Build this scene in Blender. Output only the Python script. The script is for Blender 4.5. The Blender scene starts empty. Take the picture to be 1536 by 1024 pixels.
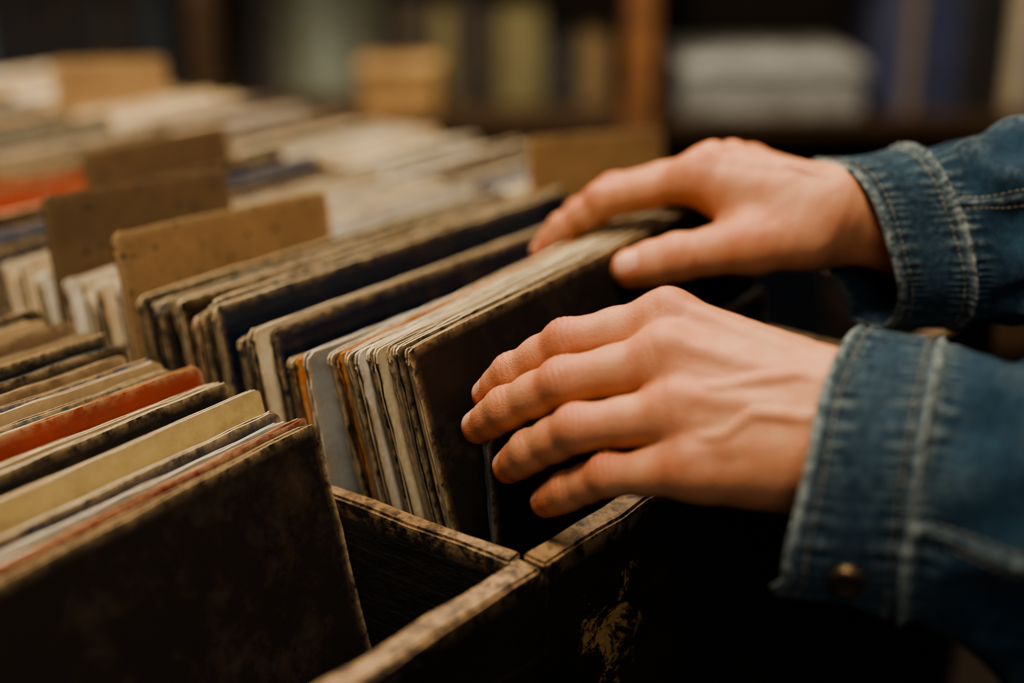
import bpy, bmesh, math, numpy as np
from mathutils import Vector, Matrix
rng=np.random.default_rng(7)
scene=bpy.context.scene
# ---------------- camera (50 mm, looking 20 deg down over the bins) ----------------
cam=bpy.data.cameras.new("camera"); co=bpy.data.objects.new("camera",cam); scene.collection.objects.link(co)
co.location=(-.450,-.347,.311); co.rotation_euler=(math.radians(70),0,math.radians(-52))
cam.lens=50; cam.sensor_width=36; cam.clip_start=.02
cam.dof.use_dof=True; cam.dof.focus_distance=.68; cam.dof.aperture_fstop=2.0
scene.camera=co
try: scene.view_settings.look='AgX - Medium High Contrast'
except Exception: pass

# ---------------- material helpers ----------------
class NT:
    def __init__(s,name):
        s.m=bpy.data.materials.new(name); s.m.use_nodes=True; s.t=s.m.node_tree; s.n=s.t.nodes
        s.b=s.n["Principled BSDF"]
    def node(s,typ,ins=None,**kw):
        n=s.n.new(typ)
        for k,v in kw.items(): setattr(n,k,v)
        if ins:
            for k,v in ins.items():
                if isinstance(v,bpy.types.NodeSocket): s.t.links.new(v,n.inputs[k])
                else: n.inputs[k].default_value=v
        return n
    def link(s,a,b): s.t.links.new(a,b)
    def coord(s): return s.node("ShaderNodeTexCoord").outputs["Object"]
    def attr(s,name,vec=False):
        n=s.node("ShaderNodeAttribute",attribute_name=name); return n.outputs["Color"] if vec else n.outputs["Fac"]
    def noise(s,scale,detail=5,rough=.6,vec=None,dist=0):
        v=vec if vec is not None else s.coord()
        return s.node("ShaderNodeTexNoise",{"Vector":v,"Scale":scale,"Detail":detail,"Roughness":rough,"Distortion":dist}).outputs["Fac"]
    def mapr(s,x,a,b,c=0.,d=1.):
        return s.node("ShaderNodeMapRange",{"Value":x,"From Min":a,"From Max":b,"To Min":c,"To Max":d}).outputs["Result"]
    def math(s,op,a,b=0.):
        n=s.n.new("ShaderNodeMath"); n.operation=op
        for i,v in enumerate((a,b)):
            if isinstance(v,bpy.types.NodeSocket): s.t.links.new(v,n.inputs[i])
            else: n.inputs[i].default_value=v
        return n.outputs[0]
    def mix(s,fac,a,b,mode='MIX'):
        n=s.n.new("ShaderNodeMix"); n.data_type='RGBA'; n.blend_type=mode
        for i,v in ((0,fac),(6,a),(7,b)):
            if isinstance(v,bpy.types.NodeSocket): s.t.links.new(v,n.inputs[i])
            else: n.inputs[i].default_value=(v if i==0 else (*v,1))
        return n.outputs[2]
    def bump(s,h,strength,dist):
        n=s.node("ShaderNodeBump",{"Height":h,"Strength":strength,"Distance":dist}); s.link(n.outputs[0],s.b.inputs["Normal"])
    def set(s,k,v):
        if isinstance(v,bpy.types.NodeSocket): s.link(v,s.b.inputs[k])
        else: s.b.inputs[k].default_value=(*v,1) if isinstance(v,tuple) and len(v)==3 else v

def mk(name,verts,faces,mats,attrs=None,midx=None,smooth=True,parent=None):
    me=bpy.data.meshes.new(name)
    verts=np.asarray(verts,dtype=np.float64)
    me.from_pydata([tuple(v) for v in verts.tolist()],[],[tuple(f) for f in (faces.tolist() if hasattr(faces,'tolist') else faces)])
    for m in mats: me.materials.append(m)
    if midx is not None: me.polygons.foreach_set("material_index",np.asarray(midx,dtype=np.int32))
    for k,a in (attrs or {}).items():
        a=np.asarray(a,dtype=np.float32)
        if a.ndim==1:
            at=me.attributes.new(k,'FLOAT','POINT'); at.data.foreach_set("value",a)
        else:
            at=me.attributes.new(k,'FLOAT_COLOR','POINT')
            a4=np.ones((len(a),4),dtype=np.float32); a4[:,:3]=a; at.data.foreach_set("color",a4.ravel())
    me.polygons.foreach_set("use_smooth",np.full(len(me.polygons),smooth))
    me.update(); ob=bpy.data.objects.new(name,me); scene.collection.objects.link(ob)
    if parent: ob.parent=parent
    return ob
def empty(name):
    e=bpy.data.objects.new(name,None); scene.collection.objects.link(e); return e

# ---------------- materials ----------------
def mat_sleeve():
    t=NT("record_sleeve_card"); c=t.attr("col",True); w=t.attr("wear"); g=t.attr("gloss")
    big=t.noise(22,6,.65); fine=t.noise(260,4,.6)
    c1=t.mix(t.mapr(big,.4,.7,0,.5),c,t.mix(1.,c,(.45,.38,.30),'MULTIPLY'))
    c2=t.mix(t.mapr(t.noise(26,9,.75),.50,.72,0,.45),c1,(.12,.075,.042))
    scr=t.noise(70,10,.85,dist=1.5)
    c2=t.mix(t.mapr(scr,.66,.70,0,.45),c2,(.34,.25,.15))
    wf=t.math('MULTIPLY',w,t.mapr(t.noise(120,8,.75),.38,.58))
    c3=t.mix(wf,c2,(.50,.36,.20))
    c4=t.mix(t.mapr(fine,.35,.75,0,.25),c3,t.mix(1.,c3,(.5,.45,.4),'MULTIPLY'))
    t.set("Base Color",c4); t.set("Roughness",t.mapr(g,0,1,.7,.2)); t.bump(fine,.25,.0006)
    return t.m
def mat_card():
    t=NT("greyboard_card"); 
    n=t.noise(40,6,.7); f=t.noise(420,3,.6)
    c=t.mix(t.mapr(n,.3,.7),(.22,.13,.055),(.34,.21,.095))
    c=t.mix(t.mapr(f,.35,.7,0,.5),c,(.15,.085,.04))
    v=t.node("ShaderNodeTexVoronoi",{"Vector":t.coord(),"Scale":110.}).outputs["Distance"]
    sp=t.math('MULTIPLY',t.mapr(v,.14,.24,1,0),t.mapr(t.noise(60,2),.44,.50))
    c=t.mix(sp,c,(.025,.015,.010)); c=t.mix(t.math('MULTIPLY',t.attr("wear"),.5),c,(.5,.36,.2))
    c=t.mix(1.,c,t.attr("col",True),'MULTIPLY')
    t.set("Base Color",c); t.set("Roughness",.85); t.bump(f,.4,.0008); return t.m
def mat_wood():
    t=NT("worn_black_wood"); co_=t.coord()
    geo=t.node("ShaderNodeNewGeometry"); sep=t.node("ShaderNodeSeparateXYZ",{0:geo.outputs["Normal"]})
    pos=t.node("ShaderNodeSeparateXYZ",{0:co_})
    n=t.noise(9,5,.55); gr=t.noise(90,6,.7)
    c=t.mix(t.mapr(n,.42,.78),(.007,.0055,.0045),(.032,.020,.012))
    # grain and long scratches running along the boards
    st=t.node("ShaderNodeVectorMath",{0:co_,1:(14,14,190)},operation='MULTIPLY').outputs["Vector"]
    gs=t.noise(1.,5,.7,vec=st)
    c=t.mix(t.mapr(gs,.60,.74,0,.45),c,(.085,.052,.028))
    dn=t.node("ShaderNodeVectorMath",{0:co_,1:(.055,-.012,-.052)},operation='DISTANCE').outputs["Value"]
    near=t.mapr(dn,.010,.055,.11,-.11)
    sn=t.math('ADD',t.noise(38,12,.78,dist=.5),near)
    sc=t.math('MULTIPLY',t.mapr(sn,.585,.61),.9)
    c=t.mix(sc,c,t.mix(gr,(.22,.12,.04),(.62,.38,.14)))
    up=t.mapr(sep.outputs["Z"],.35,.8)
    rim=t.math('MULTIPLY',up,t.mapr(t.noise(60,8,.75),.40,.58,.15,1))
    c=t.mix(rim,c,t.mix(gr,(.09,.055,.028),(.24,.15,.075)))
    chip=t.math('MULTIPLY',t.mapr(pos.outputs["Z"],-.011,-.001),t.mapr(t.noise(110,6,.75),.44,.56))
    c=t.mix(chip,c,(.28,.175,.085))
    t.set("Base Color",c); t.set("Roughness",t.mapr(gr,0,1,.5,.9)); t.bump(t.math('ADD',gr,gs),.6,.002); return t.m
def mat_skin():
    t=NT("skin"); c=t.attr("col",True)
    m=t.noise(75,4,.6); f=t.node("ShaderNodeTexVoronoi",{"Vector":t.coord(),"Scale":1300.}).outputs["Distance"]
    c=t.mix(t.mapr(m,.35,.7,0,.42),c,t.mix(1.,c,(.85,.50,.40),'MULTIPLY'))
    t.set("Base Color",c); t.set("Roughness",.5); t.set("Specular IOR Level",.38)
    t.set("Subsurface Weight",.10); t.b.inputs["Subsurface Radius"].default_value=(1,.35,.15); t.set("Subsurface Scale",.004)
    h=t.math('ADD',f,t.math('MULTIPLY',t.noise(420,6,.75),1.8)); t.bump(h,.5,.0004); return t.m
def mat_nail():
    t=NT("nail"); t.set("Base Color",t.attr("col",True)); t.set("Roughness",.34); t.set("Subsurface Weight",.1)
    t.set("Subsurface Scale",.003); return t.m
def mat_denim():
    t=NT("denim"); w=t.attr("wear")
    uvn=t.attr("uvd",True); sep=t.node("ShaderNodeSeparateXYZ",{0:uvn})
    d=t.math('SINE',t.math('MULTIPLY',t.math('ADD',sep.outputs[0],sep.outputs[1]),6000.))
    n=t.noise(30,5,.6); f=t.noise(700,3,.7); sl=t.noise(240,4,.7)
    c=t.mix(t.mapr(n,.3,.7),(.004,.012,.025),(.010,.031,.056))
    c=t.mix(t.mapr(sl,.4,.75,0,.5),c,(.026,.066,.10))
    c=t.mix(t.mapr(d,.2,1,0,.2),c,(.04,.09,.13))
    c=t.mix(t.math('MULTIPLY',w,t.mapr(sl,.34,.62)),c,(.24,.275,.26))
    t.set("Base Color",c); t.set("Roughness",.95); t.set("Specular IOR Level",.15)
    t.set("Sheen Weight",.05)
    t.bump(t.math('ADD',t.math('MULTIPLY',d,.25),f),.5,.0008); return t.m
def mat_simple(name,col,rough=.7,metal=0,var=.4,scale=30):
    t=NT(name); n=t.noise(scale,5,.6)
    c=t.mix(t.mapr(n,.3,.7,0,1),tuple(x*(1-var) for x in col),tuple(min(1,x*(1+var)) for x in col))
    t.set("Base Color",c); t.set("Roughness",rough); t.set("Metallic",metal); return t.m
MS,MC,MW,MK,MN,MD=mat_sleeve(),mat_card(),mat_wood(),mat_skin(),mat_nail(),mat_denim()
M_thread=mat_simple("thread",(.22,.19,.13),.8)
M_brass=mat_simple("aged_brass",(.12,.085,.05),.45,.8)

# ---------------- slabs / records ----------------
class Acc:
    def __init__(s): s.v=[];s.f=[];s.c=[];s.w=[];s.g=[];s.n=0
    def add(s,v,f,c,w,g):
        s.v.append(v); s.f+= [tuple(int(i)+s.n for i in q) for q in f]; s.c.append(c); s.w.append(w); s.g.append(g); s.n+=len(v)
    def make(s,name,mats,parent=None,smooth=False):
        return mk(name,np.vstack(s.v),s.f,mats,{"col":np.vstack(s.c),"wear":np.concatenate(s.w),"gloss":np.concatenate(s.g)},smooth=smooth,parent=parent)
def slab(acc,O,Xd,Ud,Nd,w,H,t0,t1,fc,ec,warp,gloss=0.,detail=True,r=.004,jag=.0009,rec=0.,side=1.):
    if detail:
        e=[0,.0005,.0014,.003,.006,.015]; S=np.array(e+list(np.linspace(.03,w-.03,18))+[w-x for x in e[::-1]])
        Q=np.array([0,.0008,.0025,.006,.011,.018,.026,.036,.05,.07,.1,.14,.19,.25,H])
    else:
        e=[0,.0012,.004]; S=np.array(e+list(np.linspace(.05,w-.05,4))+[w-x for x in e[::-1]]); Q=np.array([0,.002,.02,.12,H])
    ed=np.minimum(S,w-S); x=np.clip(r-ed,0,r); drop=r-np.sqrt(np.maximum(r*r-x*x,0))
    jt=rng.uniform(0,jag,len(S)); jl=rng.uniform(0,jag*1.4,len(Q))
    Sg,Qg=np.meshgrid(S,Q,indexing='ij')
    dg=(drop+jt)[:,None]*(1-Qg/H)+Qg+rec
    sg=Sg+jl[None,:]*(1-2*Sg/w)
    tw=warp(Sg,Qg)
    def pts(t): return (O+sg[...,None]*Xd-dg[...,None]*Ud+(t+tw)[...,None]*Nd).reshape(-1,3)
    ns,nq=Sg.shape
    idx=np.arange(ns*nq).reshape(ns,nq)
    q=np.stack([idx[:-1,:-1],idx[1:,:-1],idx[1:,1:],idx[:-1,1:]],-1).reshape(-1,4)
    a,b=pts(t0),pts(t1); n=ns*nq
    edg=np.minimum(ed[:,None]+0*Qg,np.minimum(Qg,H-Qg)); wr=np.clip(1-edg/.0036,0,1).ravel()
    loop=np.concatenate([idx[:,0],idx[-1,1:],idx[-2::-1,-1],idx[0,-2:0:-1]])
    V=np.vstack([a,b,a[loop],b[loop]]); L=len(loop)
    fs=[tuple(x) for x in q]+[tuple(x[::-1]+n) for x in q]
    for i in range(L):
        j=(i+1)%L; fs.append((2*n+i,2*n+L+i,2*n+L+j,2*n+j))
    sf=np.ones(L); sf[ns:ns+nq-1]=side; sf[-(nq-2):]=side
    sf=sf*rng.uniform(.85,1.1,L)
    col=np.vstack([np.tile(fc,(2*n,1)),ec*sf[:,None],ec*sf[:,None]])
    acc.add(V,fs,col,np.concatenate([wr,wr,np.zeros(2*L)]),np.concatenate([np.full(2*n,gloss),np.zeros(2*L)]))
def record(acc,x0,y,z,lean=12,yaw=0.,tilt=0.,T=.0034,fc=(.02,.02,.02),ec=(.45,.34,.2),ic=(.3,.27,.22),gloss=0.,detail=True,w=.315,H=.315,side=None):
    ln=math.radians(lean)
    Xd=np.array([math.cos(yaw)*math.cos(tilt),math.sin(yaw)*math.cos(tilt),math.sin(tilt)])
    Ud=np.array([0,math.sin(ln),math.cos(ln)]); Ud-=Xd*Ud.dot(Xd); Ud/=np.linalg.norm(Ud)
    Nd=np.cross(Ud,Xd); Nd/=np.linalg.norm(Nd)
    if Nd[1]<0: Nd=-Nd
    a,b,p1=rng.uniform(-.0012,.0012),rng.uniform(-.0006,.0006),rng.uniform(0,6)
    wp=lambda s,q:a*np.sin(math.pi*s/w)+b*np.sin(2*math.pi*s/w+p1)*np.exp(-q/.1)
    O=np.array([x0,y,z]); fc=np.array(fc);ec=np.array(ec);ic=np.array(ic)
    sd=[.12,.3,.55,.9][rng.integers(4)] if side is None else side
    if detail:
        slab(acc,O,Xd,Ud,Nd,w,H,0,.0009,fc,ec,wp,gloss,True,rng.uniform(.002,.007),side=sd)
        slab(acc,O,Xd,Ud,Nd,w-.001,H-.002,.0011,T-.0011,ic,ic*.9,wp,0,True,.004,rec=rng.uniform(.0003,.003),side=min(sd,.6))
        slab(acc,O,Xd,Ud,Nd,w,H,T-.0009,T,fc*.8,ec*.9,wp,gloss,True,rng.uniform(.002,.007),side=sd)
    else:
        slab(acc,O,Xd,Ud,Nd,w,H,0,T,fc,ec,wp,gloss,False,.004,side=sd)
CREAM=(.78,.66,.45);TAN=(.50,.36,.20);WHITE=(.84,.79,.68);BLK=(.008,.007,.007);NAVY=(.010,.018,.040);BRN=(.012,.007,.005)
ORG=(.58,.19,.035);RED=(.34,.055,.025);GRY=(.34,.34,.32);TEAL=(.045,.085,.10);YEL=(.60,.47,.22);BLUE=(.05,.10,.20);DTAN=(.20,.13,.07)
# right bin
A=Acc()
front=[(.0790,.0780,.062,BRN,TAN,0),(.0860,.0775,.062,BLK,CREAM,0),(.0925,.0760,.066,TEAL,TAN,0),(.0990,.0740,.072,CREAM,CREAM,0),
(.1060,.0715,.078,BLK,CREAM,0),(.1125,.0690,.082,WHITE,CREAM,0),(.1190,.0670,.086,BLK,CREAM,0),(.1260,.0645,.090,ORG,ORG,0),(.1325,.0630,.092,BLK,CREAM,0)]
for i,(y,z,tl,fc,ec,g) in enumerate(front):
    record(A,.015+rng.uniform(-.0015,.0015),y,z,12.5-(.3*i),yaw=-(y-.079)*1.0,tilt=tl,fc=fc,ec=ec,gloss=g,ic=[(.55,.48,.36),(.02,.02,.02)][i%2],side=[.8,.3,.7,.9,.3,.9,.4,1.,.6][i])
mid=[(.1480,.060,GRY,WHITE,0),(.1545,.056,ORG,ORG,0),(.161,.054,BLK,TAN,0),(.1760,.066,NAVY,DTAN,1),(.1835,.066,CREAM,CREAM,0),(.1890,.062,BLK,CREAM,0),
(.1955,.058,NAVY,TAN,1),(.2120,.073,NAVY,CREAM,1),(.2185,.074,BLK,CREAM,0),(.2240,.069,BLK,CREAM,0),(.2300,.064,BLK,TAN,0),(.2360,.060,RED,CREAM,0),(.2480,.067,BLK,CREAM,1),(.2540,.066,BLK,TAN,0),
(.2600,.060,BLK,BLK,0),(.2660,.063,TEAL,CREAM,0),(.2740,.066,BLK,CREAM,0),(.2800,.062,BLK,DTAN,0),(.2860,.060,GRY,CREAM,0)]
for y,z,fc,ec,g in mid:
    record(A,.015+rng.uniform(-.004,.004),y,z,11+rng.uniform(-.8,.8),yaw=rng.uniform(-.006,.006),tilt=rng.uniform(-.005,.008),fc=fc,ec=ec,gloss=g,ic=[(.35,.31,.24),(.02,.02,.02),(.02,.02,.02)][rng.integers(3)],side=1. if ec in(ORG,WHITE) else None)
pal=[CREAM,WHITE,CREAM,BLK,NAVY,GRY,BLUE,TAN,CREAM,WHITE,TEAL,BLK]; dpal=[BLK,NAVY,DTAN,BLK,TEAL,TAN,GRY,BRN]
y=.3035
while y<1.12:
    p_=dpal if y>.42 else pal
    fc=p_[rng.integers(len(p_))]; ec=[CREAM,WHITE,WHITE,TAN][rng.integers(4)] if y<.42 else [TAN,CREAM,DTAN,BLK][rng.integers(4)]
    if .315<y<.41: fc=[CREAM,WHITE][rng.integers(2)];ec=WHITE
    if .43<y<.50: fc=[NAVY,BLUE,BLK][rng.integers(3)]; ec=fc if rng.random()<.7 else TAN
    if not (.354<y<.366 or .497<y<.509 or .522<y<.536):
        record(A,.015+rng.uniform(-.004,.004),y,.060+rng.uniform(-.008,.007),11+rng.uniform(-.6,.6),yaw=rng.uniform(-.008,.008),tilt=rng.uniform(-.008,.008),T=.0036,fc=fc,ec=ec,gloss=float(rng.random()<.25),detail=y<.5,ic=(.2,.18,.14))
    y+=rng.uniform(.0045,.0075) if rng.random()<.85 else .014
record(A,.018,.528,.090,11,tilt=-.11,T=.006,fc=RED,ec=RED,detail=False)
record(A,.040,.0520,.030,4,yaw=.0,tilt=.03,fc=BLK,ec=(.16,.20,.19),ic=(.14,.17,.16),w=.28,H=.27,T=.003,side=1.)
A.make("vinyl_records",[MS])
# left bin
B=Acc()
DRED=(.16,.025,.02)
lf=[(.1140,.0400,BRN,TAN),(.1212,.041,DRED,RED),(.1256,.039,BLK,TAN),(.1300,.038,NAVY,WHITE),(.1345,.037,GRY,WHITE),(.1392,.040,NAVY,CREAM),(.1440,.039,BLK,TAN),(.1510,.050,YEL,CREAM),(.1556,.048,YEL,TAN),
(.1605,.041,BLK,BLK),(.1652,.040,NAVY,TAN),(.1700,.038,BLK,TAN),(.1755,.046,BLK,CREAM),(.1805,.043,BLK,DTAN),(.1858,.046,TAN,CREAM),(.1910,.043,GRY,TAN),(.1965,.040,BLK,DTAN),(.2035,.049,RED,ORG),(.2085,.046,ORG,TAN),(.2140,.045,GRY,WHITE),(.2195,.043,TEAL,TAN),(.2275,.049,TAN,CREAM),(.2335,.045,BLK,TAN),(.2395,.047,BLUE,TAN)]
for i,(y,z,fc,ec) in enumerate(lf):
    yw=max(.085-.0045*i,.0)+rng.uniform(-.003,.003)
    record(B,-.325+rng.uniform(-.004,.004),y-.315*yw,z+rng.uniform(-.001,.001),14-i*.08,yaw=yw,tilt=rng.uniform(-.006,.006),T=.0058 if i==0 else .0034,fc=fc,ec=ec,gloss=float(i%5==3),ic=[(.40,.35,.26),(.02,.02,.02)][i%2],side=.8 if i==0 else None)
y=.2470
while y<1.12:
    fc=dpal[rng.integers(len(dpal))]; ec=[CREAM,TAN,TAN,BLK,TEAL][rng.integers(5)]
    record(B,-.328+rng.uniform(-.005,.005),y,.046+rng.uniform(-.007,.007),12.5+rng.uniform(-.6,.6),yaw=rng.uniform(-.006,.006),tilt=rng.uniform(-.006,.006),fc=fc,ec=ec,detail=y<.4,ic=(.2,.18,.14))
    y+=rng.uniform(.005,.008)
B.make("vinyl_records",[MS])
# singles bin beyond
S=Acc(); y=.13
while y<1.12:
    dark=y<.28
    fc=[BLK,NAVY,BRN][rng.integers(3)] if dark else pal[rng.integers(len(pal))]; ec=[TAN,BLK][rng.integers(2)] if dark else [CREAM,WHITE,WHITE][rng.integers(3)]
    if not(.268<y<.278 or .842<y<.854): record(S,.365+rng.uniform(-.003,.003),y,.035+rng.uniform(-.010,.012),10,T=.0036,fc=fc,ec=ec,detail=False,w=.180,H=.180,yaw=rng.uniform(-.01,.01))
    y+=rng.uniform(.0045,.007)
S.make("seven_inch_singles",[MS])
# divider cards
def card(x0,y,z,w,lean,yaw,tilt,H=.3,tone=1.):
    a=Acc(); ln=math.radians(lean)
    Xd=np.array([math.cos(yaw)*math.cos(tilt),math.sin(yaw)*math.cos(tilt),math.sin(tilt)]); Ud=np.array([0,math.sin(ln),math.cos(ln)]);Ud-=Xd*Ud.dot(Xd);Ud/=np.linalg.norm(Ud);Nd=np.cross(Xd,Ud)*-1
    if Nd[1]<0: Nd=-Nd
    k=rng.uniform(-.002,.002)
    slab(a,np.array([x0,y,z]),Xd,Ud,Nd,w,H,0,.0022,np.array((tone,)*3),np.array((tone,)*3),lambda s,q:k*np.sin(3.1*s/w),0,True,.006,.0009)
    return a.make("divider_card",[MC])
card(.013,.2960,.098,.166,11,.0,-.045)
card(.013,.3600,.109,.140,11,.0,-.06,tone=.45)
card(.142,.5030,.093,.135,11,.0,0.,tone=.5)
card(.362,.2730,.097,.185,10,.0,-.12,.22,1.3)
card(.362,.8480,.098,.135,10,.0,-.1,.22)

# ---------------- wooden bin ----------------
def board(acc,lo,hi,wearTop=True,bev=.0015,dens=.02):
    lo=np.array(lo,float);hi=np.array(hi,float)
    bm=bmesh.new(); bmesh.ops.create_cube(bm,size=1)
    for v in bm.verts: v.co=Vector(((lo+hi)/2+np.array(v.co)*(hi-lo)))
    bmesh.ops.bevel(bm,geom=bm.edges[:],offset=bev,segments=2,affect='EDGES')
    L=np.argmax(hi-lo); n=int(min(40,(hi-lo)[L]/dens))
    for i in range(1,n):
        c=lo.copy(); c[L]=lo[L]+(hi-lo)[L]*i/n; nn=[0,0,0]; nn[L]=1
        bmesh.ops.bisect_plane(bm,geom=bm.verts[:]+bm.edges[:]+bm.faces[:],plane_co=c,plane_no=nn)
    bm.verts.ensure_lookup_table()
    V=np.array([v.co[:] for v in bm.verts]); V+= .0006*np.sin(V[:,[1,2,0]]*190+V[:,[2,0,1]]*83)
    fs=[[v.index for v in f.verts] for f in bm.faces]; bm.free()
    acc.add(V,fs,np.zeros((len(V),3)),np.zeros(len(V)),np.zeros(len(V)))
W=Acc(); FL=-.262
board(W,(-.357,-.012,FL-.01),(.001,.002,0)); board(W,(.0025,-.013,FL-.01),(.351,.001,.001)); board(W,(.354,-.012,FL-.01),(.57,.002,-.02))
for x in (-.351,0,.345,.562): board(W,(x-.005,.0025,FL),(x+.005,1.2,0. if x<.5 else -.02))
board(W,(-.357,1.2,FL-.01),(.57,1.214,0)); board(W,(-.357,.0025,FL-.012),(.57,1.2,FL-.001),False)
W.make("wooden_record_bin",[MW],smooth=False)
# table
T_=Acc(); board(T_,(-.42,.0,FL-.052),(.65,1.26,FL-.014),False,.003,.1)
for x,y in ((-.38,.04),(.61,.04),(-.38,1.22),(.61,1.22)): board(T_,(x-.03,y-.03,-.9),(x+.03,y+.03,FL-.0525),False,.003,.1)
board(T_,(-.345,.02,-.42),(.575,.045,FL-.053),False,.002,.1); board(T_,(-.345,1.215,-.42),(.575,1.24,FL-.053),False,.002,.1)
T_.make("wooden_table",[mat_simple("dark_table_wood",(.02,.012,.008),.6)],smooth=False)

# ---------------- implicit hands ----------------
def smin(a,b,k):
    h=np.maximum(k-np.abs(a-b),0)/k; return np.minimum(a,b)-h*h*k*.25
def cone(p,a,b,ra,rb):
    ab=b-a; t=np.clip(((p-a)@ab)/max(ab@ab,1e-12),0,1); return np.linalg.norm(p-a-t[:,None]*ab,axis=1)-(ra+(rb-ra)*t)
def unit(v): v=np.asarray(v,float); return v/np.linalg.norm(v)
class Hand: pass
def fing_sdf(p,ch):
    g=None
    for a,b,ra,rb in ch:
        e=cone(p,a,b,ra,rb); g=e if g is None else smin(g,e,.0045)
    return g
def hand_sdf(h):
    def f(p):
        d=None
        for a,b,ra,rb in h.palm:
            e=cone(p,a,b,ra,rb); d=e if d is None else smin(d,e,.014)
        for a,b,ra,rb in h.ridges: d=smin(d,cone(p,a,b,ra,rb),.006)
        for a,b,ra,rb in h.veins: d=smin(d,cone(p,a,b,ra,rb),.004)
        fd=None
        for ch in h.fingers:
            g=fing_sdf(p,ch); fd=g if fd is None else smin(fd,g,.0012)
        return smin(d,fd,.009)
    return f
def surface_nets(f,lo,hi,h):
    n=(np.ceil((hi-lo)/h/4).astype(int)+1)*4
    nc=n//4
    ax=[lo[i]+(np.arange(nc[i])+.5)*4*h-.5*h for i in range(3)]
    G=np.stack(np.meshgrid(*ax,indexing='ij'),-1).reshape(-1,3)
    cd=f(G).reshape(nc); act=np.abs(cd)<h*4*1.3+.006
    D=np.repeat(np.repeat(np.repeat(cd,4,0),4,1),4,2).astype(np.float32); am=np.repeat(np.repeat(np.repeat(act,4,0),4,1),4,2)
    I=np.argwhere(am)
    D[am]=f(lo+I*h).astype(np.float32)
    s=D<0
    tot=np.zeros(tuple(n-1),np.int8)
    for dx in(0,1):
        for dy in(0,1):
            for dz in(0,1): tot+=s[dx:n[0]-1+dx,dy:n[1]-1+dy,dz:n[2]-1+dz]
    cells=np.argwhere((tot>0)&(tot<8)); idm=np.full(tuple(n-1),-1,np.int64); idm[tuple(cells.T)]=np.arange(len(cells))
    acc=np.zeros((len(cells),3)); cnt=np.zeros(len(cells))
    corners=[(a,b,c) for a in(0,1) for b in(0,1) for c in(0,1)]
    for ca in corners:
        for ax_ in range(3):
            if ca[ax_]: continue
            cb=list(ca); cb[ax_]=1
            A_=cells+ca; B_=cells+cb; da=D[tuple(A_.T)]; db=D[tuple(B_.T)]
            m=(da<0)!=(db<0); t=np.where(m,da/np.where(m,da-db,1),0)
            pt=A_+t[:,None]*(np.array(cb)-np.array(ca)); acc[m]+=pt[m]; cnt[m]+=1
    V=lo+acc/cnt[:,None]*h
    quads=[]
    for ax_ in range(3):
        a=[slice(None)]*3;b=[slice(None)]*3;a[ax_]=slice(0,-1);b[ax_]=slice(1,None)
        ch=s[tuple(a)]!=s[tuple(b)]; E=np.argwhere(ch)
        o1,o2=[(1,2),(2,0),(0,1)][ax_]
        E=E[(E[:,o1]>0)&(E[:,o2]>0)&(E[:,o1]<n[o1]-1)&(E[:,o2]<n[o2]-1)]
        e1=np.zeros(3,int);e1[o1]=1;e2=np.zeros(3,int);e2[o2]=1
        q=np.stack([idm[tuple((E-e1-e2).T)],idm[tuple((E-e2).T)],idm[tuple(E.T)],idm[tuple((E-e1).T)]],1)
        fl=s[tuple(E.T)]; q[~fl]=q[~fl][:,::-1]; quads.append(q)
    Q=np.vstack(quads); Q=Q[(Q>=0).all(1)]
    return V,Q
def grad(f,p,e=.0004):
    g=np.stack([f(p+np.eye(3)[i]*e)-f(p-np.eye(3)[i]*e) for i in range(3)],1); return g/np.maximum(np.linalg.norm(g,axis=1)[:,None],1e-9)
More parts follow.
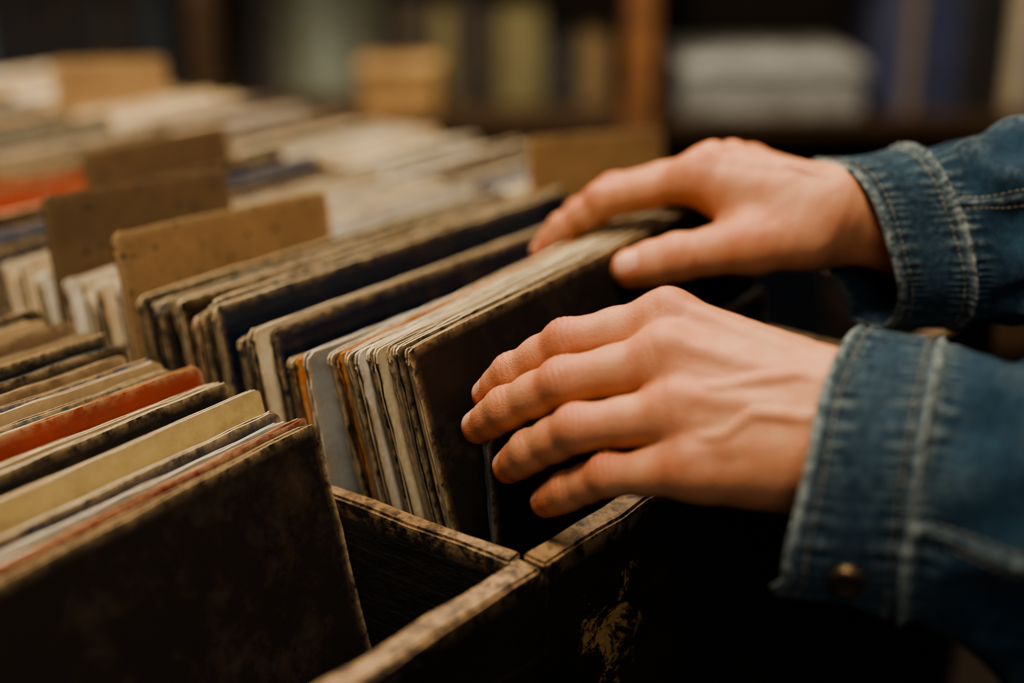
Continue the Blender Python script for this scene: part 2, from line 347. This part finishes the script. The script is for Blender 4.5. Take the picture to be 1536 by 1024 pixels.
def build_hand(name,fing,wr,thumb,hint,thint,fore,extra_palm,veins=()):
    """fing: 4 lists of (point,radius): MCP,PIP,DIP,TIP ; wr: 4 wrist points; thumb: CMC,MCP,IP,TIP"""
    h=Hand(); h.palm=[];h.ridges=[];h.fingers=[];h.veins=[]; kn=[]; nails=[]
    for ch,(wp,wr_) in zip(fing,wr):
        p=[c[0] for c in ch]; r=[c[1] for c in ch]
        h.palm.append((wp,p[0],wr_,r[0]*1.06))
        ax=unit(p[1]-p[0]); n=unit(hint-ax*hint.dot(ax))
        up=unit(hint-unit(wp-p[0])*hint.dot(unit(wp-p[0])))
        h.ridges.append((p[0]+up*(r[0]*.46),p[0]+up*(r[0]*.42)+ax*.003,r[0]*.76,r[0]*.70))
        q=p[0]*.2+wp*.8
        h.ridges.append((p[0]+up*(r[0]*1.0),q+up*(wr_*.84),.0030,.0026))
        segs=[]
        for i in range(3): 
            mid=(p[i]+p[i+1])/2; ra,rb=r[i],r[i+1]; rm=(ra+rb)/2*.975
            if i==0: rm=(ra+rb)/2*.93
            segs.append((p[i],mid,ra,rm)); segs.append((mid,p[i+1],rm,rb))
            kn.append((p[i],i,n,ax))
        for i in (1,2):
            a1=unit(p[i+1]-p[i-1]); nn=unit(hint-a1*hint.dot(a1)); segs.append((p[i]+nn*.0013,p[i]+nn*.0011,r[i]*.86,r[i]*.86)); 
        h.fingers.append(segs); nails.append((p[2],p[3],r[3],hint,segs,0))
    p=[c[0] for c in thumb]; r=[c[1] for c in thumb]
    h.palm.append((p[0],p[1],r[0],r[1]))
    segs=[]
    for i in (1,2):
        mid=(p[i]+p[i+1])/2; rm=(r[i]+r[i+1])/2*(.92 if i==1 else 1.0); segs+= [(p[i],mid,r[i],rm),(mid,p[i+1],rm,r[i+1])]
    nn=unit(thint-unit(p[3]-p[1])*thint.dot(unit(p[3]-p[1]))); segs.append((p[2]+nn*.0015,p[2]+nn*.0015,r[2]*.92,r[2]*.92))
    h.fingers.append(segs); nails.append((p[2],p[3],r[3],thint,segs,1)); kn.append((p[1],0,nn,p[2]-p[1])); kn.append((p[2],1,nn,unit(p[3]-p[1])))
    for x in extra_palm: h.palm.append(x)
    for x in fore: h.palm.append(x)
    f=hand_sdf(h)
    vv_=[]
    for pl in veins:
        P0=np.array(pl); s0=np.linspace(0,len(P0)-1,len(P0)*5)
        pts=np.stack([np.interp(s0,np.arange(len(P0)),P0[:,i]) for i in range(3)],1)
        for _ in range(30): pts[1:-1]=(pts[:-2]+pts[1:-1]*2+pts[2:])/4
        for _ in range(4): pts=pts-f(pts)[:,None]*grad(f,pts)
        k_=len(pts); fade=np.sin(np.linspace(.15,math.pi-.15,k_))
        pts=pts-grad(f,pts)*(.0020+.0012*(1-fade))[:,None]
        vv_+= [(a,b,.0014,.0014) for a,b in zip(pts[:-1],pts[1:])]
    h.veins=vv_
    allp=np.array([q for s_ in h.palm+[z for c in h.fingers for z in c] for q in (s_[0],s_[1])])
    V,Q=surface_nets(f,allp.min(0)-.04,allp.max(0)+.04,.0009)
    for _ in range(3): V=V-np.clip(f(V),-.0005,.0005)[:,None]*grad(f,V)
    N=grad(f,V)
    col=np.tile(np.array([.54,.265,.148]),(len(V),1)); red=np.zeros(len(V)); disp=np.zeros(len(V)); dark=np.zeros(len(V))
    for (pt,i,n,ax) in kn:
        d=V-pt; dist=np.linalg.norm(d,axis=1); dors=np.clip(N@n,0,1)
        sg=[.013,.010,.008][i]; w=np.exp(-(dist/(sg*1.25))**2)*dors
        red=np.maximum(red,w*[1.,1.25,.95][i])
        if i>0:
            t=d@unit(ax); lat=d@unit(np.cross(n,unit(ax))); t=t+.0006*np.sin(lat*500+pt[0]*900)
            cr=w*np.clip(.1+np.cos(t*2*math.pi/.0031),0,1)*np.exp(-(t/.0062)**2)
            disp+=-.00085*cr; dark=np.maximum(dark,cr)
        else:
            t=d@unit(ax); disp+=-.00020*w*(.5+.5*np.cos(t*2*math.pi/.0035+2*np.sin(V[:,2]*300)))
    for (a,b,rr,_,_,_) in nails:
        red=np.maximum(red,.9*np.exp(-(np.linalg.norm(V-b,axis=1)/.014)**2))
    lump=np.sin(V[:,0]*310+1.3*np.sin(V[:,1]*270))*np.sin(V[:,1]*290+V[:,2]*230)
    disp+=.00015*lump
    V=V+N*disp[:,None]
    red=np.clip(red+.08*lump,0,1)[:,None]
    col=col*(1-red)+np.array([.48,.120,.060])*red
    col=col*(1-.45*np.clip(dark,0,1)[:,None])
    nV=[V];nF=[Q];nM=[np.zeros(len(Q),int)];nC=[col]; off=len(V)
    for (a,b,rr,hn,sg_,isth) in nails:
        ax=unit(b-a); n=unit(hn-ax*hn.dot(ax)); lt=np.cross(ax,n)
        nu,nv=19,21; u=np.linspace(-1,1,nu);v=np.linspace(0,1,nv); Ug,Vg=np.meshgrid(u,v,indexing='ij')
        wd=rr*.68; Ln=rr*1.42
        uu=Ug*wd*np.sqrt(np.clip(1-.80*np.clip((.38-Vg)/.38,0,1)**2-.50*np.clip((Vg-.78)/.22,0,1)**2,0,1))
        along=-rr*.70+Ln*Vg
        p0=(b+along[...,None]*ax+uu[...,None]*lt+n*rr*2.2).reshape(-1,3); tt=np.zeros(len(p0))
        for _ in range(40): tt+=np.clip(fing_sdf(p0-tt[:,None]*n,sg_),-.002,.004)
        tt=np.minimum(tt,rr*2.2)
        edge=(1-np.maximum(np.abs(Ug),np.abs(2*Vg-1))**4).ravel()
        sf=p0-tt[:,None]*n+n*(-.0005+.0008*edge)[:,None]
        idx=np.arange(nu*nv).reshape(nu,nv); q=np.stack([idx[:-1,:-1],idx[1:,:-1],idx[1:,1:],idx[:-1,1:]],-1).reshape(-1,4)
        cc=np.tile(np.array([.62,.325,.235] if isth else [.60,.31,.215]),(nu*nv,1)); fe=np.clip((Vg.ravel()-.84)/.06,0,1)[:,None]; cc=cc*(1-fe)+np.array([.68,.50,.36])*fe
        nV.append(sf);nF.append(q+off);nM.append(np.ones(len(q),int));nC.append(cc);off+=len(sf)
    return mk(name,np.vstack(nV),np.vstack(nF),[MK,MN],{"col":np.vstack(nC)},np.concatenate(nM))
# joint positions in world space, tenths of a millimetre
def W_(s): return [np.array([float(c) for c in q.split(",")])*1e-4 for q in s.split()]
def chain(s,rs): return list(zip(W_(s),rs))
L=[chain("819,-230,956 574,170,839 509,443,633 497,583,492",(.0128,.0102,.0091,.0080)),
   chain("629,-343,849 388,48,726 339,343,535 341,515,393",(.0132,.0108,.0095,.0084)),
   chain("484,-504,673 270,-113,579 260,140,401 280,281,272",(.0128,.0104,.0092,.0080)),
   chain("399,-646,482 260,-290,405 250,-81,268 260,53,165",(.0120,.0092,.0082,.0072))]
wrL=chain("842,-1094,801 723,-1144,751 636,-1180,678 575,-1190,587",(.0175,.0175,.0170,.0165))
thL=chain("964,-808,729 1111,-453,714 1071,-111,680 1019,87,667",(.017,.0145,.0120,.0100))
a=W_("768,-1132,780 875,-1515,600 661,-1180,614 804,-1552,530 880,-885,711 903,-395,713 621,-1019,508 546,-690,434")
vL=[W_("587,-628,804 663,-716,820 637,-861,809 686,-991,844 711,-1119,825"),W_("403,-662,639 500,-768,669 558,-893,732 548,-1055,726 586,-1171,759")]
build_hand("hand",L,wrL,thL,unit((-.419,-.010,.889)),unit((.280,.600,.743)),[(a[0],a[1],.020,.024),(a[2],a[3],.018,.024)],
  [(a[4],a[5],.018,.014),(a[6],a[7],.0190,.0135)],veins=vL)
Rr=[chain("2312,529,1234 2213,1096,1041 2136,1322,846 2061,1418,702",(.0122,.0102,.0090,.0080)),
    chain("2525,569,1235 2429,1163,1037 2391,1387,868 2339,1473,725",(.0126,.0104,.0090,.0078)),
    chain("2756,568,1208 2728,1151,992 2693,1371,850 2615,1441,713",(.0120,.0098,.0084,.0075)),
    chain("2949,540,1169 2967,1059,972 2928,1252,864 2860,1304,748",(.0110,.0086,.0076,.0068))]
wrR=chain("2559,-209,1162 2684,-179,1132 2803,-150,1088 2900,-133,1034",(.0170,.0170,.0165,.0160))
thR=chain("2433,-114,992 2241,136,938 2021,454,855 1891,679,779",(.0180,.0155,.0128,.0114))
a=W_("2630,-206,1117 2910,-632,1003 2713,-208,1000 2942,-625,937 2506,-26,1007 2380,373,1114 2648,-60,962 2670,268,981")
build_hand("hand",Rr,wrR,thR,unit((-.134,.213,.948)),unit((-.572,-.447,.637)),[(a[0],a[1],.0195,.024),(a[2],a[3],.0185,.024)],
  [(a[4],a[5],.019,.013),(a[6],a[7],.019,.014)],veins=[W_("2466,345,1255 2457,170,1233 2473,-3,1267 2517,-164,1234")])

# ---------------- denim sleeves ----------------
jacket=empty("denim_jacket")
def sleeve(name,keys,L,thc,seam_th,seed,button=None):
    """keys: (centre,A,B) along the arm"""
    cs=np.array([k[0] for k in keys]);As=np.array([k[1] for k in keys]);Bs=np.array([k[2] for k in keys])
    dl=np.concatenate([[0],np.cumsum(np.linalg.norm(np.diff(cs,axis=0),axis=1))]); tot=dl[-1]
    nt,nth=260,300
    t=np.concatenate([np.linspace(0,.06,130),np.linspace(.06,tot,nt-130+1)[1:]]); nt=len(t)
    def itp(X,tt): return np.stack([np.interp(tt,dl,X[:,i]) for i in range(3)],-1)
    axis=unit(cs[1]-cs[0]); TH=np.linspace(0,2*math.pi,nth,endpoint=False)
    def surf(tg,tg_th,off):
        c=itp(cs,tg);A_=itp(As,tg);B_=itp(Bs,tg)
        cth,sth=np.cos(tg_th)[...,None],np.sin(tg_th)[...,None]
        p=c+A_*cth+B_*sth; o=(p-c); o/=np.linalg.norm(o,axis=-1)[...,None]
        d=np.where(tg<L,.0010*np.sin(5*tg_th+seed)+.0018*np.sin(3*tg_th+60*tg+seed),0)
        ramp=np.clip((tg-L)/.04,0,1)
        d=d+np.where(tg>=L,-.0022+ramp*(.0055*np.sin(3*tg_th+38*tg+seed)+.0042*np.sin(5*tg_th-62*tg+2*seed)+.0028*np.sin(9*tg_th+95*tg+seed)+.0026*np.sin(2*tg_th+170*tg+3*np.sin(3*tg_th))),0)
        d=d+.0012*np.exp(-((tg-.0022)/.0018)**2)-.0008*np.exp(-((tg-.0055)/.0010)**2)
        d=d+.0028*np.exp(-((tg-L)/.0020)**2)-.0010*np.exp(-((tg-L+.0045)/.0012)**2)
        puck=np.sin(tg_th*58+4*np.sin(tg_th*7+seed)); d=d+.00065*puck*(np.exp(-((tg-.009)/.005)**2)+np.exp(-((tg-L+.007)/.006)**2)+np.exp(-((tg-L-.005)/.005)**2))
        dth=np.angle(np.exp(1j*(tg_th-seam_th))); d=d+np.where(tg>L,.0020*np.exp(-(dth/.04)**2),0)
        dc=np.angle(np.exp(1j*(tg_th-thc))); d=d+np.where(tg<L,.0018/(1+np.exp(-np.clip(dc,-1,1)/.02))*np.exp(-np.clip(dc,0,9)/.8),0)
        sh=-.007*np.exp(-(dc/.16)**2)*np.clip(1-tg/.03,0,1)+.0012*np.sin(4*tg_th+seed)*np.clip(1-tg/.03,0,1)
        return p+o*(d+off)[...,None]+axis*sh[...,None],puck,dth,d
    Tg,Hg=np.meshgrid(t,TH,indexing='ij')
    po,puck,dth,dd=surf(Tg,Hg,0); pi_,_,_,_=surf(Tg,Hg,-.0022)
    mid,_,_,_=surf(np.zeros((1,nth))-.0,TH[None,:],-.0011); mid=mid-axis*.0010
    n=nt*nth; idx=np.arange(n).reshape(nt,nth); nx=np.roll(idx,-1,axis=1)
    q1=np.stack([idx[:-1],nx[:-1],nx[1:],idx[1:]],-1).reshape(-1,4)
    m=2*n+np.arange(nth); mx=np.roll(m,-1)
    e1=np.stack([idx[0],m,mx,nx[0]],-1); e2=np.stack([m,idx[0]+n,nx[0]+n,mx],-1)
    cap=np.stack([idx[-1],nx[-1],nx[-1]+n,idx[-1]+n],-1)
    Q=np.vstack([q1,q1[:,::-1]+n,e1,e2,cap])
    V=np.vstack([po.reshape(-1,3),pi_.reshape(-1,3),mid.reshape(-1,3)])
    w=.95*np.exp(-(Tg/.0030)**2)+.85*np.exp(-((Tg-L)/.0024)**2)+.38*np.clip(puck,0,1)*(np.exp(-((Tg-.009)/.006)**2)+np.exp(-((Tg-L+.007)/.007)**2)+np.exp(-((Tg-L-.005)/.006)**2))
    w=w+np.where(Tg>L,.5*np.exp(-(dth/.03)**2)+.26*np.clip(dd/.005,0,1),.06)
    w=np.clip(w,0,1).ravel(); wear=np.concatenate([w,w*.3,np.ones(nth)])
    uv=np.zeros((len(V),3)); uv[:n,0]=Tg.ravel(); uv[:n,1]=(Hg*.05).ravel()
    ob=mk(name,V,Q,[MD],{"wear":wear,"uvd":uv},parent=jacket)
    sv=[];sf=[]
    def stitch(ta,tha,tb,thb):
        a,_,_,_=surf(np.array([[ta]]),np.array([[tha]]),.0003); b,_,_,_=surf(np.array([[tb]]),np.array([[thb]]),.0003)
        a=a[0,0];b=b[0,0];d=unit(b-a); c0=itp(cs,np.array([ta]))[0]; o=unit(a-c0); s_=np.cross(d,o)*.00030; o=o*.0003
        k=len(sv)
        for pt in (a,(a*.5+b*.5)+o*.8,b):
            for x in (s_-o,s_+o*.7,-s_+o*.7,-s_-o): sv.append(pt+x)
        for r_ in (0,4):
            for i in range(4): j=(i+1)%4; sf.append((k+r_+i,k+r_+j,k+r_+4+j,k+r_+4+i))
    rad=np.linalg.norm(As[0])
    nst=int(2*math.pi*rad/.0032)
    for tt in (.0068,L-.0060,):
        for i in range(nst):
            a0=2*math.pi*i/nst; stitch(tt,a0,tt,a0+2*math.pi/nst*.62)
    tt=L+.004
    while tt<tot-.01:
        for o_ in (-.065,.065): stitch(tt,seam_th+o_,tt+.0021,seam_th+o_)
        tt+=.0034
    mk("stitching",sv,sf,[M_thread],parent=jacket)
    if button:
        tb,hb=button; a,_,_,_=surf(np.array([[tb]]),np.array([[hb]]),.0005); a=a[0,0]
        a2=surf(np.array([[tb+.002]]),np.array([[hb]]),.0005)[0][0,0]; a3=surf(np.array([[tb]]),np.array([[hb+.04]]),.0005)[0][0,0]
        e1=unit(a2-a); e2=unit((a3-a)-e1*((a3-a)@e1)); nn=np.cross(e1,e2); 
        if nn@(a-itp(cs,np.array([tb]))[0])<0: nn=-nn
        prof=[(0,.0024),(.0016,.0026),(.0022,.0020),(.0034,.0018),(.0048,.0022),(.0056,.0030),(.0064,.0028),(.0070,.0018),(.0070,-.001)]
        bv=[];bf=[];k=36
        for r_,z_ in prof:
            for i in range(k): an=2*math.pi*i/k; bv.append(a+e1*r_*math.cos(an)+e2*r_*math.sin(an)+nn*z_)
        for i in range(len(prof)-1):
            for j in range(k): bf.append((i*k+j,i*k+(j+1)%k,(i+1)*k+(j+1)%k,(i+1)*k+j))
        mk("cuff_button",bv,bf,[M_brass],parent=jacket)
sleeve("near_sleeve",[
 ((.0668,-.1131,.0566),(.0343,.0078,.0464),(-.0435,-.0099,.0147)),
 ((.0808,-.1549,.0543),(.0318,.0096,.0499),(-.0418,-.0149,.0217)),
 ((.0829,-.1933,.0520),(.0301,.0159,.0570),(-.0391,-.0229,.0227)),
 ((.0712,-.2832,.0561),(.0297,.0181,.0598),(-.0428,-.0258,.0244)),
 ((.0557,-.3949,.0677),(.0308,.0190,.0636),(-.0465,-.0287,.0262))],.040,2.75,1.95,1.3,button=(.021,2.40))
sleeve("far_sleeve",[
 ((.2614,-.0284,.0951),(.0079,.0252,.0421),(-.0239,-.0327,.0099)),
 ((.2884,-.0718,.1004),(.0118,.0219,.0449),(-.0275,-.0342,.0113)),
 ((.2984,-.1113,.1080),(.0165,.0180,.0487),(-.0327,-.0306,.0120)),
 ((.3138,-.2073,.1251),(.0206,.0161,.0543),(-.0396,-.0309,.0140)),
 ((.3154,-.3509,.1487),(.0222,.0174,.0600),(-.0440,-.0344,.0161))],.040,3.6,1.2,4.1)

# ---------------- room ----------------
def boxm(name,lo,hi,mat,parent=None):
    a=Acc(); board(a,lo,hi,False,min(.002,min(np.array(hi)-np.array(lo))*.3),.3); return a.make(name,[mat],parent)
MP=mat_simple("dark_plaster",(.045,.030,.020),.9); MF=mat_simple("floor_boards",(.02,.013,.009),.6)
boxm("floor",(-2.5,-2.5,-.94),(4.0,4.0,-.9),MF); boxm("wall_back",(-2.5,3.4,-.9),(3.4,3.5,1.9),MP); boxm("wall_right",(3.4,-2.5,-.9),(3.5,3.5,1.9),MP)
# shelf unit standing at an angle across the shop
def place(ob):
    ob.location=(1.323,1.038,0); ob.rotation_euler=(0,0,math.radians(-52))
sh=empty("wooden_shelf")
M_sw=mat_simple("shelf_wood",(.045,.024,.011),.6); M_post=mat_simple("post_wood",(.17,.075,.028),.6); M_back=mat_simple("shelf_back",(.022,.016,.012),.8)
for z in (-.86,-.52,-.145,.30): boxm("board",(-1.2,0,z-.012),(1.2,.36,z+.012),M_sw,sh)
boxm("back_panel",(-1.2,.36,-.9),(1.2,.375,.75),M_back,sh)
for x in (-1.2,-.48,.20,.98): boxm("post",(x-.025,-.02,-.9),(x+.025,.02,.75),M_post if x==.20 else M_sw,sh)
place(sh)
def shelf_item(name,boxes):
    e=empty(name)
    for i,(lo,hi,col) in enumerate(boxes): boxm("part_%d"%i,lo,hi,mat_simple(name+"_m%d"%i,col,.7,0,.45,18),e)
    place(e)
Zs=-.132
def standing(name,x0,x1,seed,cols,hmin,hmax,y0=.05,wmin=.008,wmax=.03):
    r=np.random.default_rng(seed); a=Acc(); x=x0
    while x<x1:
        w=r.uniform(wmin,wmax); c=np.array(cols[r.integers(len(cols))]); hh=r.uniform(hmin,hmax)
        board(a,(x,y0+r.uniform(0,.02),Zs),(x+w-.001,.32,Zs+hh),False,.001,.3); a.c[-1][:]=c; x+=w
    ob=a.make(name,[MS]); place(ob); return ob
standing("shelved_records",.60,.94,3,[(.42,.34,.18),(.05,.06,.13),(.5,.44,.32),(.02,.02,.02),(.2,.16,.12),(.03,.04,.1),(.02,.02,.02)],.28,.33,.05,.015,.045)
standing("shelved_records",-.20,.14,5,[(.03,.025,.02),(.32,.24,.14),(.20,.14,.07),(.02,.02,.02),(.16,.145,.07),(.02,.02,.02)],.10,.24,.12,.03,.08)
standing("shelved_records",-1.15,-.52,8,[(.02,.02,.02),(.04,.06,.08),(.015,.015,.02),(.06,.05,.03),(.12,.18,.22),(.02,.02,.02)],.2,.3,.15,.02,.06)
standing("shelved_records",-.46,-.22,9,[(.22,.26,.22),(.12,.13,.10),(.03,.03,.03),(.35,.31,.20),(.02,.02,.02)],.2,.30,.2,.02,.06)
shelf_item("storage_box",[((.27,.02,Zs),(.56,.30,Zs+.068),(.20,.205,.20)),((.265,.015,Zs+.0685),(.565,.305,Zs+.085),(.28,.29,.28))])
shelf_item("cardboard_box",[((-.24,.0,Zs),(-.12,.1,Zs+.075),(.32,.19,.08)),((-.245,-.005,Zs+.0755),(-.115,.105,Zs+.085),(.38,.24,.11))])

# ---------------- lights ----------------
def area(name,loc,tgt,size,energy,col):
    l=bpy.data.lights.new(name,'AREA'); l.size=size; l.energy=energy; l.color=col; l.shape='DISK'
    o=bpy.data.objects.new(name,l); scene.collection.objects.link(o); o.location=loc
    o.rotation_euler=(Vector(tgt)-Vector(loc)).to_track_quat('-Z','Y').to_euler()
area("front_fill",(-.20,.12,1.35),(.12,.05,0),.38,23,(1,.83,.62))
area("front_fill",(-1.2,-1.1,1.0),(.1,0,0),.8,9,(1,.90,.76))  # unseen soft fill, added behind the camera to lift the dark front faces
area("front_fill",(.65,.75,1.5),(.4,.4,0),.4,24,(1,.88,.70))  # unseen light, added and aimed to brighten the rear records
area("shelf_fill",(.75,.75,1.2),(1.323,1.038,0),.5,21,(1,.82,.60))  # unseen light, added to brighten the blurred background shelf
w=bpy.data.worlds.new("world"); scene.world=w; w.use_nodes=True
w.node_tree.nodes["Background"].inputs[0].default_value=(.65,.8,1,1); w.node_tree.nodes["Background"].inputs[1].default_value=.035
